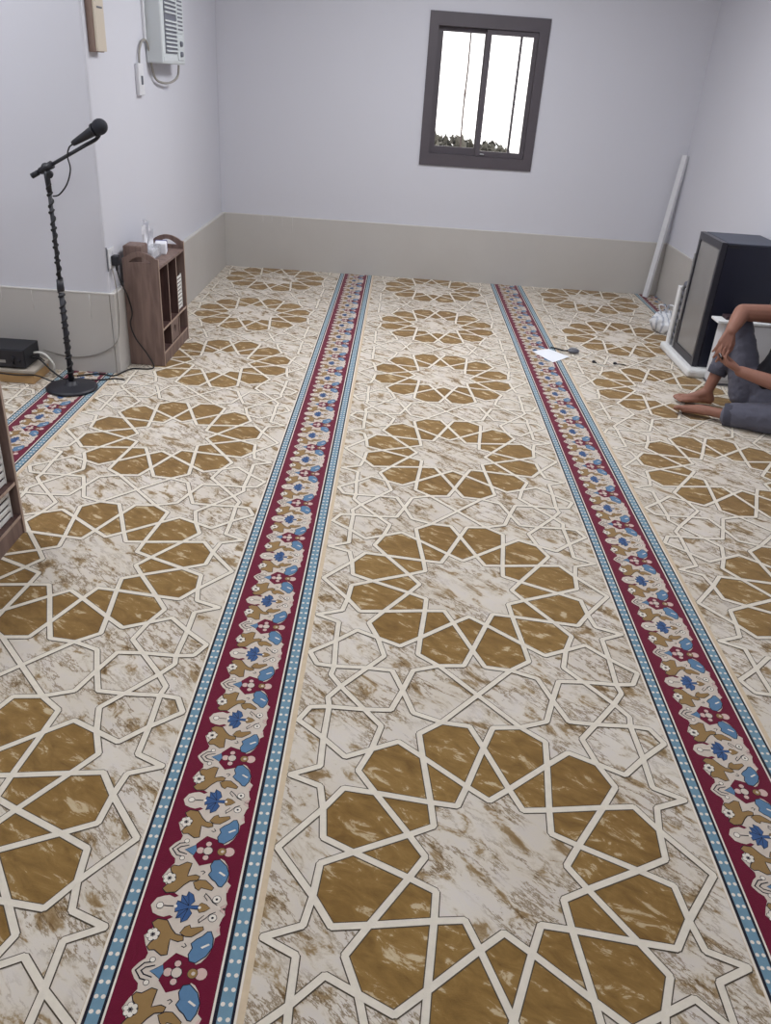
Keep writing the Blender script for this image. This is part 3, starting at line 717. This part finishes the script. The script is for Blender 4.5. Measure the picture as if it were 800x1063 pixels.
# ------------------------------------------------------------------ right side: pipe, bag, slab, fridge, cabinet
t = thing('plastic_trunking', 'long white plastic trunking leaning in the back right corner', 'trunking', (2.338, 6.45, .0015))
a = Vector((0, 0, 0)); e = Vector((2.432, 6.515, 1.035))-Vector((2.338, 6.45, .0015)); dd = e.normalized()
R = dd.to_track_quat('Z', 'Y').to_matrix().to_4x4()
m = MB(); m.box((-.022, -.010, .002), (.022, .008, e.length), 0, .003, R); m.build('channel', 'plastic_white', t)
m = MB(); m.box((-.023, -.016, .010), (-.004, -.0105, e.length), 0, .002, R); m.build('lid_rail', 'foam', t)
m = MB(); m.ico((2.20, 5.46, .058), .09, 4, 0, (1.05, 1.25, .72))
for v in m.bm.verts:
    p = v.co.copy(); k = noise.noise(p*13)*.03+noise.noise(p*34)*.012+noise.noise(p*70)*.004
    v.co += (p-Vector((2.19, 5.47, .06))).normalized()*k; v.co.z = max(v.co.z, .0015)
bg = m.build('plastic_bag', 'bag', None, smooth=True); tag(bg, 'crumpled white printed plastic bag on the carpet by the trunking', 'bag')
m = MB()
for s in (-1, 1):
    m.tube(spline([(2.19+s*.02, 5.46, .120), (2.17+s*.03, 5.45, .175), (2.20+s*.03, 5.43, .178), (2.22+s*.02, 5.45, .128)], 6), .005, 6)
m.build('handles', 'bag', bg)
m = MB(); m.box((2.092, 4.985, .0515), (2.122, 5.032, .400), 0, .004); sl = m.build('foam_slab', 'foam', None); tag(sl, 'upright white foam slab beside the glass door of the fridge', 'slab')
t = thing('metal_rack', 'mottled grey metal rack standing between foam slab and fridge', 'rack', (2.106, 4.902, .0515))
for y in (0, .056):
    m = MB(); m.box((-.012, y-.007, 0), (.012, y+.007, .36), 0, .002); m.build('upright', 'steel', t)
for i in range(8):
    m = MB(); m.box((-.008, .006, .015+i*.042), (.008, .050, .035+i*.042), 0, .002); m.build('rung', 'lens', t)
m = MB(); m.ico((0, .028, .375), .024, 2, 0, (.7, 1.3, .9)); m.build('top_knot', 'lens', t)

fx0, fx1, fy0, fy1, fz0, fz1 = 2.098, 2.445, 4.522, 4.885, .052, .742
m = MB(); m.box((fx0-.036, fy0-.062, .0015), (fx1-.002, 5.040, .050), 0, .016)
fo = m.build('foam_tray', 'foam', None); tag(fo, 'white foam tray lying under the black fridge', 'tray')
t = thing('display_fridge', 'small black fridge with a glass door standing on white foam', 'fridge', (fx0, fy0, fz0))
W_, D_, Hh = fy1-fy0, fx1-fx0, fz1-fz0
m = MB(); m.box((.034, .003, .0), (D_, W_-.003, Hh-.010), 0, .004); m.build('cabinet', 'fridge', t)
m = MB(); m.box((.034, .0, Hh-.0098), (D_-.002, W_, Hh), 0, .003); m.build('top_panel', 'fridgetop', t)
m = MB(); m.box((.034, .0, Hh-.026), (.10, .0028, Hh-.010), 0, .001); m.build('hinge_cover', 'blackplastic', t)
m = MB(); m.prism([(0, 0), (W_, 0), (W_, Hh-.001), (0, Hh-.001)], [[(.022, .045), (W_-.026, .045), (W_-.026, Hh-.04), (.022, Hh-.04)]], (0, 0, 0), (0, 1, 0), (0, 0, 1), (.030, 0, 0))
dr = m.build('door', 'fridgeframe', t)
m = MB(); m.box((.006, .0205, .0435), (.016, W_-.0245, Hh-.0385)); m.build('door_glass', 'doorglass', dr)
m = MB(); m.box((-.012, W_-.022, .18), (.0, W_-.008, Hh-.12), 0, .004); m.build('door_handle', 'steel', dr)
for i in range(3):
    m = MB(); m.box((.045, .02, .16+i*.15), (.25, W_-.02, .165+i*.15)); m.build('inner_shelf', 'steel', t)

bx0, by0, by1, bz = 2.158, 4.352, 4.452, .365
t = thing('white_cabinet', 'low white cabinet with overhanging top between fridge and seated person', 'cabinet', (bx0, by0, .0015))
m = MB(); m.box((.0, .008, .012), (XR-.015-bx0, by1-by0, bz-.014), 0, .004); m.build('carcass', 'plastic_white', t)
m = MB(); m.box((-.045, -.010, bz-.0138), (XR-.015-bx0, by1-by0+.002, bz), 0, .003); m.build('top_board', 'foam', t)
m = MB(); m.box((.040, -.0, .03), (XR-.02-bx0, .0078, bz-.02), 0, .003); dr = m.build('door', 'plastic_white', t)
m = MB(); m.box((.135, -.010, .20), (.165, -.0002, .207), 0, .002); m.build('handle', 'blackplastic', dr)
m = MB(); m.box((.0, .012, 0), (XR-.015-bx0, by1-by0-.004, .0118)); m.build('plinth', 'lens', t)
m = MB(); m.box((2.165, 4.375, bz+.0018), (2.29, 4.445, bz+.020), 0, .003); tag(m.build('dark_case', 'book', None), 'flat dark case lying on the low white cabinet', 'case')

# ------------------------------------------------------------------ paper, pen and earphones on the carpet
m = MB(); n = 10; cs = [Vector((1.218, 4.762, 0)), Vector((1.312, 4.572, 0)), Vector((1.432, 4.700, 0)), Vector((1.330, 4.830, 0))]
def bil(u, v): return cs[0]*(1-u)*(1-v)+cs[1]*u*(1-v)+cs[2]*u*v+cs[3]*(1-u)*v
g = {}
for i in range(n+1):
    for j in range(n+1):
        p = bil(i/n, j/n); p.z = .0030+.006*max(0, (i/n-.5)*(j/n-.2))+.004*abs(math.sin(j/n*2.4))*(1-i/n); g[i, j] = m.bm.verts.new(p)
for i in range(n):
    for j in range(n): m.bm.faces.new((g[i, j], g[i+1, j], g[i+1, j+1], g[i, j+1]))
r = bmesh.ops.extrude_face_region(m.bm, geom=m.bm.faces[:])
for v in [x for x in r['geom'] if isinstance(x, bmesh.types.BMVert)]: v.co.z += .0006
tag(m.build('paper_sheet', 'paper', None, smooth=False), 'white paper sheet lying on the carpet border', 'paper')
t = thing('charger', 'grey oval charger with short black cord just right of the paper', 'charger', (1.470, 4.79, .0015))
m = MB(); m.ico((0, 0, .016), .034, 3, 0, (1.05, .85, .45)); m.build('body', 'lens', t)
m = MB(); m.box((-.02, -.018, .026), (.02, .018, .0325), 0, .003); m.build('cap', 'steel', t)
m = MB(); m.tube(spline([(-.028, .004, .014), (-.06, .012, .010), (-.09, .045, .008), (-.125, .075, .006)], 6), [.005]*19, 6); m.build('cord', 'cable', t)
t = thing('earphones', 'black earphones with thin white wire right of the charger', 'earphones', (1.56, 4.62, .0015))
for x, y in ((0, 0), (.125, -.005)):
    m = MB(); m.ico((x, y, .0085), .011, 2, 0, (1, 1, .75)); m.tube([(x, y, .008), (x+.016, y-.012, .006)], [.006, .0035], 8); m.build('earbud', 'blackplastic', t)
m = MB(); m.tube(spline([(.016, -.012, .005), (.035, -.045, .003), (.085, -.05, .003), (.12, -.022, .003), (.141, -.017, .005)], 6), .0022, 6); m.build('wire', 'whitecable', t)
m = MB(); m.tube(spline([(.141, -.006, .006), (.165, .0, .004), (.19, -.012, .003)], 6), .003, 6); m.build('lead', 'cable', t)

# ------------------------------------------------------------------ seated person
def capsule(m, a, c, r0, r1, n=14):
    a, c = Vector(a), Vector(c); d = (c-a).normalized()
    pts = []; rs = []
    for k in range(4):
        th = PI/2*(1-k/4); pts.append(a-d*r0*math.sin(th)); rs.append(max(r0*math.cos(th), r0*.05))
    pts.append(a); rs.append(r0); pts.append(c); rs.append(r1)
    for k in range(1, 5):
        th = PI/2*k/4; pts.append(c+d*r1*math.sin(th)); rs.append(max(r1*math.cos(th), r1*.05))
    m.tube(pts, rs, n)
def chain(m, pts):
    for (p, r), (q_, s) in zip(pts, pts[1:]): capsule(m, p, q_, r, s)
def remesh(m, name, material, vox, parent=None, smooth_it=4):
    bmesh.ops.recalc_face_normals(m.bm, faces=m.bm.faces[:])
    me = bpy.data.meshes.new(name+'_raw'); m.bm.to_mesh(me); m.bm.free()
    tmp = bpy.data.objects.new(name+'_raw', me); COL.objects.link(tmp)
    r = tmp.modifiers.new('r', 'REMESH'); r.mode = 'VOXEL'; r.voxel_size = vox; r.use_smooth_shade = True
    s = tmp.modifiers.new('s', 'SMOOTH'); s.factor = .5; s.iterations = smooth_it
    dg = bpy.context.evaluated_depsgraph_get(); dg.update()
    out = bpy.data.meshes.new_from_object(tmp.evaluated_get(dg))
    bpy.data.objects.remove(tmp); bpy.data.meshes.remove(me)
    out.name = name; out.materials.clear(); out.materials.append(M[material])
    for p in out.polygons: p.use_smooth = True
    o = bpy.data.objects.new(name, out); COL.objects.link(o)
    if parent: o.parent = parent
    return o
PEL = Vector((2.275, 3.875, .115))
hipR, kneR, ankR = Vector((2.175, 3.930, .115)), Vector((2.117, 4.055, .418)), Vector((2.020, 4.020, .076))
hipL, kneL, ankL = Vector((2.270, 3.815, .095)), Vector((2.395, 3.625, .090)), Vector((2.045, 3.766, .046))
CH, NK, HD = Vector((2.345, 3.86, .40)), Vector((2.340, 3.86, .555)), Vector((2.312, 3.86, .662))
shR, elR, wrR = Vector((2.335, 4.01, .500)), Vector((2.080, 4.00, .500)), Vector((2.012, 3.915, .425))
shL, elL, wrL = Vector((2.330, 3.70, .490)), Vector((2.270, 3.66, .235)), Vector((2.062, 3.800, .262))
m = MB()
chain(m, [(PEL, .105), (PEL*.5+CH*.5, .098), (CH, .100)])
capsule(m, shR, shL, .055, .055); chain(m, [(CH+Vector((0, .06, .02)), .085), (CH+Vector((0, -.06, .02)), .085)])
chain(m, [(CH+Vector((0, 0, .07)), .06), (NK, .045), (HD+Vector((.01, 0, -.03)), .046)])
# head: cranium, jaw, nose, ears
m.ico(HD+Vector((.012, 0, .028)), .083, 3, 0, (1.08, .90, 1.02)); m.ico(HD+Vector((-.022, 0, -.030)), .058, 3, 0, (1.0, .95, 1.05))
capsule(m, HD+Vector((-.083, 0, .012)), HD+Vector((-.098, 0, -.014)), .009, .013); m.ico(HD+Vector((-.070, 0, -.062)), .022, 2, 0, (.8, 1.3, .8))
capsule(m, HD+Vector((-.070, -.035, .030)), HD+Vector((-.070, .035, .030)), .014, .014)
for s in (-1, 1): m.ico(HD+Vector((.010, s*.078, .0)), .026, 2, 0, (.65, .35, 1.1))
# legs
chain(m, [(hipR, .072), (hipR*.5+kneR*.5, .062), (kneR, .048)]); chain(m, [(kneR, .046), (kneR*.6+ankR*.4, .043), (ankR*.8+kneR*.2, .030), (ankR, .027)])
chain(m, [(hipL, .072), (kneL, .055)]); chain(m, [(kneL, .046), (kneL*.6+ankL*.4, .045), (ankL*.85+kneL*.15, .031), (ankL, .028)])
# feet with toes
def foot(m, ank, heel, ball, up, toeside, r=1.0):
    d = (ball-heel).normalized(); up = up.normalized(); side = d.cross(up).normalized()*toeside
    capsule(m, heel, ank, .027*r, .027*r); chain(m, [(heel, .025*r), (heel*.5+ball*.5+up*.008, .024*r), (ball, .020*r)])
    chain(m, [(ank, .026*r), (heel*.35+ball*.65+up*.012, .022*r), (ball+up*.002, .017*r)])
    capsule(m, ball+side*.022, ball-side*.024, .016*r, .013*r); capsule(m, heel*.5+ball*.5+side*.010, ball+side*.02, .018*r, .015*r)
    capsule(m, heel*.5+ball*.5-side*.012, ball-side*.024, .018*r, .013*r)
    tips = []
    for k, (o_, ln, rr) in enumerate(((.025, .042, .0105), (.008, .044, .0075), (-.006, .038, .0070), (-.018, .031, .0066), (-.030, .023, .0064))):
        p0 = ball+side*o_; p1 = p0+d*ln*.6+up*.004; p2 = p0+d*ln-up*.004
        chain(m, [(p0, rr*1.15), (p1, rr), (p2, rr*1.02)]); tips.append((p2, rr))
    return tips, up, d
t1 = foot(m, ankR, Vector((2.040, 4.020, .036)), Vector((1.915, 4.030, .028)), Vector((.05, -.12, 1)), 1)
t2 = foot(m, ankL, Vector((2.062, 3.786, .038)), Vector((1.862, 3.862, .030)), Vector((-.1, .45, .9)), -1)
# arms
chain(m, [(shR, .050), (shR*.5+elR*.5, .045), (elR, .041)]); chain(m, [(elR, .041), (elR*.65+wrR*.35, .039), (wrR, .0275)])
chain(m, [(shL, .047), (shL*.5+elL*.5, .042), (elL, .036)]); chain(m, [(elL, .037), (elL*.65+wrL*.35, .037), (wrL, .0265)])
def hand(m, wr, dirv, palm_n, thumb_side, curls, spread=.16, k=1.0, thumb_pts=None):
    """palm as a slab of four rays, five fingers bending towards palm_n; returns finger tips"""
    d = dirv.normalized(); nrm = (palm_n-d*palm_n.dot(d)).normalized(); side = d.cross(nrm).normalized()*thumb_side
    tips = []
    for i, (o_, L3, r_) in enumerate(((.0245, (.036, .022, .017), .0084), (.008, (.040, .025, .018), .0086), (-.008, (.037, .023, .018), .0082), (-.023, (.029, .018, .015), .0074))):
        base = wr+d*.012*k+side*o_*.55*k; kn = wr+d*(.078-.004*abs(i-1))*k+side*o_*k
        chain(m, [(base, .0135*k), (kn, .0110*k)])
        v = (d+side*(o_*spread/.0245)).normalized(); p = kn; ang = 0
        pts = [(kn, r_*1.2*k)]
        for j, ln in enumerate(L3):
            ang += curls[i][j]; dv = v*math.cos(ang)+nrm*math.sin(ang)
            p = p+dv*ln*k; pts.append((p, r_*(1-.08*(j+1))*k))
        chain(m, pts); tips.append((p, r_*.8*k, dv, nrm))
    cm = wr+d*.022*k+side*.018*k+nrm*.006*k
    if thumb_pts is None: thumb_pts = [cm+side*.020*k+d*.020*k+nrm*.012*k, cm+side*.026*k+d*.046*k+nrm*.020*k, cm+side*.020*k+d*.070*k+nrm*.024*k]
    chain(m, [(cm, .0165*k)] + [(Vector(p), r_*k) for p, r_ in zip(thumb_pts, (.0120, .0100, .0088))])
    tips.append((Vector(thumb_pts[-1]), .0085*k, (Vector(thumb_pts[-1])-Vector(thumb_pts[-2])).normalized(), nrm))
    return tips
# right hand hangs from the wrist over the knee, fingertips meeting the other hand
dR = Vector((1.972, 3.862, .345))-wrR
hr = hand(m, wrR, dR, Vector((.25, .85, .15)), 1, [(.22, .35, .3), (.30, .40, .35), (.38, .45, .4), (.48, .5, .4)], spread=.07, k=1.04)
# left hand open upwards, thumb and fingers holding a small dark object
dL = Vector((1.975, 3.832, .300))-wrL
hl = hand(m, wrL, dL, Vector((.35, .25, 1)), 1, [(.35, .5, .35), (.45, .5, .35), (.5, .55, .4), (.55, .6, .4)], k=1.04)
person = thing('person', 'person sitting by the right wall with one knee up, grey trousers', 'person', (PEL.x, PEL.y, 0))
body = remesh(m, 'body', 'skin', .0042, None, 3)
def adopt(o, par):
    o.parent = par; o.matrix_parent_inverse = Matrix.Translation(Vector(par.location)).inverted()
adopt(body, person)
# clothing
m = MB(); g_ = .011
hemR = ankR*.60+kneR*.40; hemL = ankL*.93+kneL*.07
chain(m, [(PEL+Vector((.0, .03, -.005)), .112), (PEL+Vector((.0, -.03, -.005)), .112)]); capsule(m, PEL, PEL*.75+CH*.25, .115, .110)
chain(m, [(hipR, .082), (hipR*.5+kneR*.5, .074), (kneR, .056)]); chain(m, [(kneR, .056), (kneR*.7+ankR*.3, .061), (hemR, .052)])
chain(m, [(hipL, .084), (hipL*.5+kneL*.5, .078), (kneL, .088)]); chain(m, [(kneL, .084), (kneL*.6+ankL*.4, .083), (hemL, .064)])
capsule(m, hipR*.7+kneR*.3, hipL*.6+kneL*.4, .072, .072)
for v in m.bm.verts: v.co.z = max(v.co.z, .004)
tr_ = remesh(m, 'trousers', 'trousers', .006, None, 4)
for v in tr_.data.vertices:
    p = v.co; v.co = p+v.normal*(.0045*noise.noise(Vector((p.x*22, p.y*22, p.z*34)))+.002*noise.noise(p*70))
    if v.co.z < .004: v.co.z = .004
adopt(tr_, person)
for hem, dn, rr in ((hemR, (ankR-kneR).normalized(), .047), (hemL, (ankL-kneL).normalized(), .058)):
    m = MB(); m.tube([hem-dn*.004, hem+dn*.010, hem+dn*.036, hem+dn*.046, hem+dn*.046, hem+dn*.02], [rr*.9, rr*1.06, rr*1.02, rr*.98, rr*.72, rr*.7], 28); 
    for v in m.bm.verts: v.co.z = max(v.co.z, .003)
    c = m.build('ribbed_cuff', 'cuff', None); adopt(c, person)
m = MB()
chain(m, [(PEL+Vector((.012, 0, .088)), .119), (PEL*.5+CH*.5, .112), (CH, .113)]); capsule(m, shR, shL, .066, .066)
chain(m, [(CH+Vector((0, .06, .02)), .098), (CH+Vector((0, -.06, .02)), .098)])
chain(m, [(shR, .062), (shR*.86+elR*.14, .060)]); chain(m, [(shL, .062), (shL*.55+elL*.45, .058)])
for v in m.bm.verts: v.co.x = min(v.co.x, XR-.004)
sh = remesh(m, 'shirt', 'shirt', .007, None, 3)
for v in sh.data.vertices:
    p = v.co; v.co = p+v.normal*(.004*noise.noise(Vector((p.x*18, p.y*18, p.z*26))))
    v.co.x = min(v.co.x, XR-.003)
adopt(sh, person)
m = MB(); m.ico(HD+Vector((.022, 0, .042)), .090, 3, 0, (1.02, .92, .98))
for v in m.bm.verts:
    v.co += (v.co-HD).normalized()*.006*noise.noise(v.co*60)
bmesh.ops.bisect_plane(m.bm, geom=m.bm.verts[:]+m.bm.edges[:]+m.bm.faces[:], plane_co=HD+Vector((-.028, 0, .030)), plane_no=Vector((-.62, 0, -.78)), clear_outer=True)
adopt(m.build('hair', 'hair', None), person)
for s in (-1, 1):
    m = MB(); m.ico(HD+Vector((-.0640, s*.030, .009)), .0112, 3); m.ico(HD+Vector((-.0702, s*.030, .005)), .0056, 2, 1); adopt(m.build('eye', ['eye', 'iris'], None), person)
m = MB(); m.ico(HD+Vector((-.083, 0, -.042)), .014, 2, 0, (.45, 1.5, .5)); adopt(m.build('mouth', 'lip', None), person)
def nail(p, r, d, n):
    m = MB(); m.ico((0, 0, 0), r*.62, 2, 0, (1, .8, .3)); q = d.to_track_quat('X', 'Z').to_matrix()
    for v in m.bm.verts: v.co = q@v.co + p + n*r*.78
    adopt(m.build('nail', 'nail', None), person)
for p, r, d, n in hr+hl: nail(p, r, d, -n)
for tips, up, d in (t1, t2):
    for p, r in tips: nail(p, r*.95, d, up)
# what the hands hold
m = MB(); cc = Vector((1.972, 3.836, .316)); m.box((-.022, -.016, -.006), (.022, .016, .006), 0, .003, Matrix.Translation(cc) @ Euler((.5, .5, .4)).to_matrix().to_4x4())
tag(m.build('small_device', 'phone', None), 'small dark object held between the hands of the seated person', 'device')

# ------------------------------------------------------------------ lamps
t = thing('wall_lamp', 'lit white tube lamp high on the right wall', 'lamp', (XR+.0, 4.05, 1.93))
m = MB(); m.box((-.030, -.62, -.022), (0, .62, .022), 0, .004); m.build('housing', 'lampbody', t)
m = MB(); m.tube([(-.050, -.58, 0), (-.050, .58, 0)], .014, 12); m.build('tube', 'tube', t)
for y in (-.59, .59):
    m = MB(); m.box((-.066, y-.010, -.020), (-.028, y+.010, .020), 0, .003); m.build('end_cap', 'lampbody', t)

def lamp(x, y, sx, sy, power, label):
    t = thing('ceiling_lamp', label, 'lamp', (x, y, ZC-.002), 0, 'ceiling lamps')
    m = MB(); m.box((-sx/2-.03, -sy/2-.03, -.05), (sx/2+.03, sy/2+.03, 0), 0, .006); m.build('housing', 'lampbody', t)
    m = MB(); m.box((-sx/2, -sy/2, -.054), (sx/2, sy/2, -.0502)); m.build('diffuser', 'panelglow', t)
    L = bpy.data.lights.new('ceiling_lamp_light', 'AREA'); L.shape = 'RECTANGLE'; L.size = sx; L.size_y = sy; L.energy = power; L.color = (0.97, 0.98, 1.0)
    o = bpy.data.objects.new('light', L); COL.objects.link(o); o.parent = t; o.location = (0, 0, -.058)
lamp(0.6, 4.6, .6, 1.2, 34, 'square lit lamp panel on the ceiling toward the window')
lamp(0.4, 2.2, .6, 1.2, 10, 'square lit lamp panel on the ceiling over the middle of the room')
lamp(-1.7, 2.75, .6, 1.2, 13, 'square lit lamp panel on the ceiling at the left')
lamp(0.2, -.6, .6, 1.2, 7, 'square lit lamp panel on the ceiling at the rear of the room')

# ------------------------------------------------------------------ sky outside
W = bpy.data.worlds.new('World'); S.world = W; W.use_nodes = True
N = W.node_tree.nodes; bgd = N['Background']; bgd.inputs['Color'].default_value = (1.0, .985, .97, 1); bgd.inputs['Strength'].default_value = 2.2

# ------------------------------------------------------------------ camera
F = Vector((0.00754658, 0.87849062, -0.47769999)); Rr = Vector((0.99769098, 0.02563017, 0.06289515)); U = Vector((-0.06749634, 0.47707161, 0.87626875))
cd = bpy.data.cameras.new('Camera'); cam = bpy.data.objects.new('Camera', cd); COL.objects.link(cam)
cam.matrix_world = Matrix(((Rr.x, U.x, -F.x, 0.35809), (Rr.y, U.y, -F.y, 0), (Rr.z, U.z, -F.z, 1.41929), (0, 0, 0, 1)))
cd.sensor_fit = 'HORIZONTAL'; cd.sensor_width = 36; cd.lens = 833.32/800*36; cd.clip_start = .02; cd.clip_end = 200
S.camera = cam
S.view_settings.view_transform = 'Standard'; S.view_settings.look = 'None'; S.view_settings.gamma = 1; S.view_settings.use_curve_mapping = False
S.view_settings.exposure = 0.12
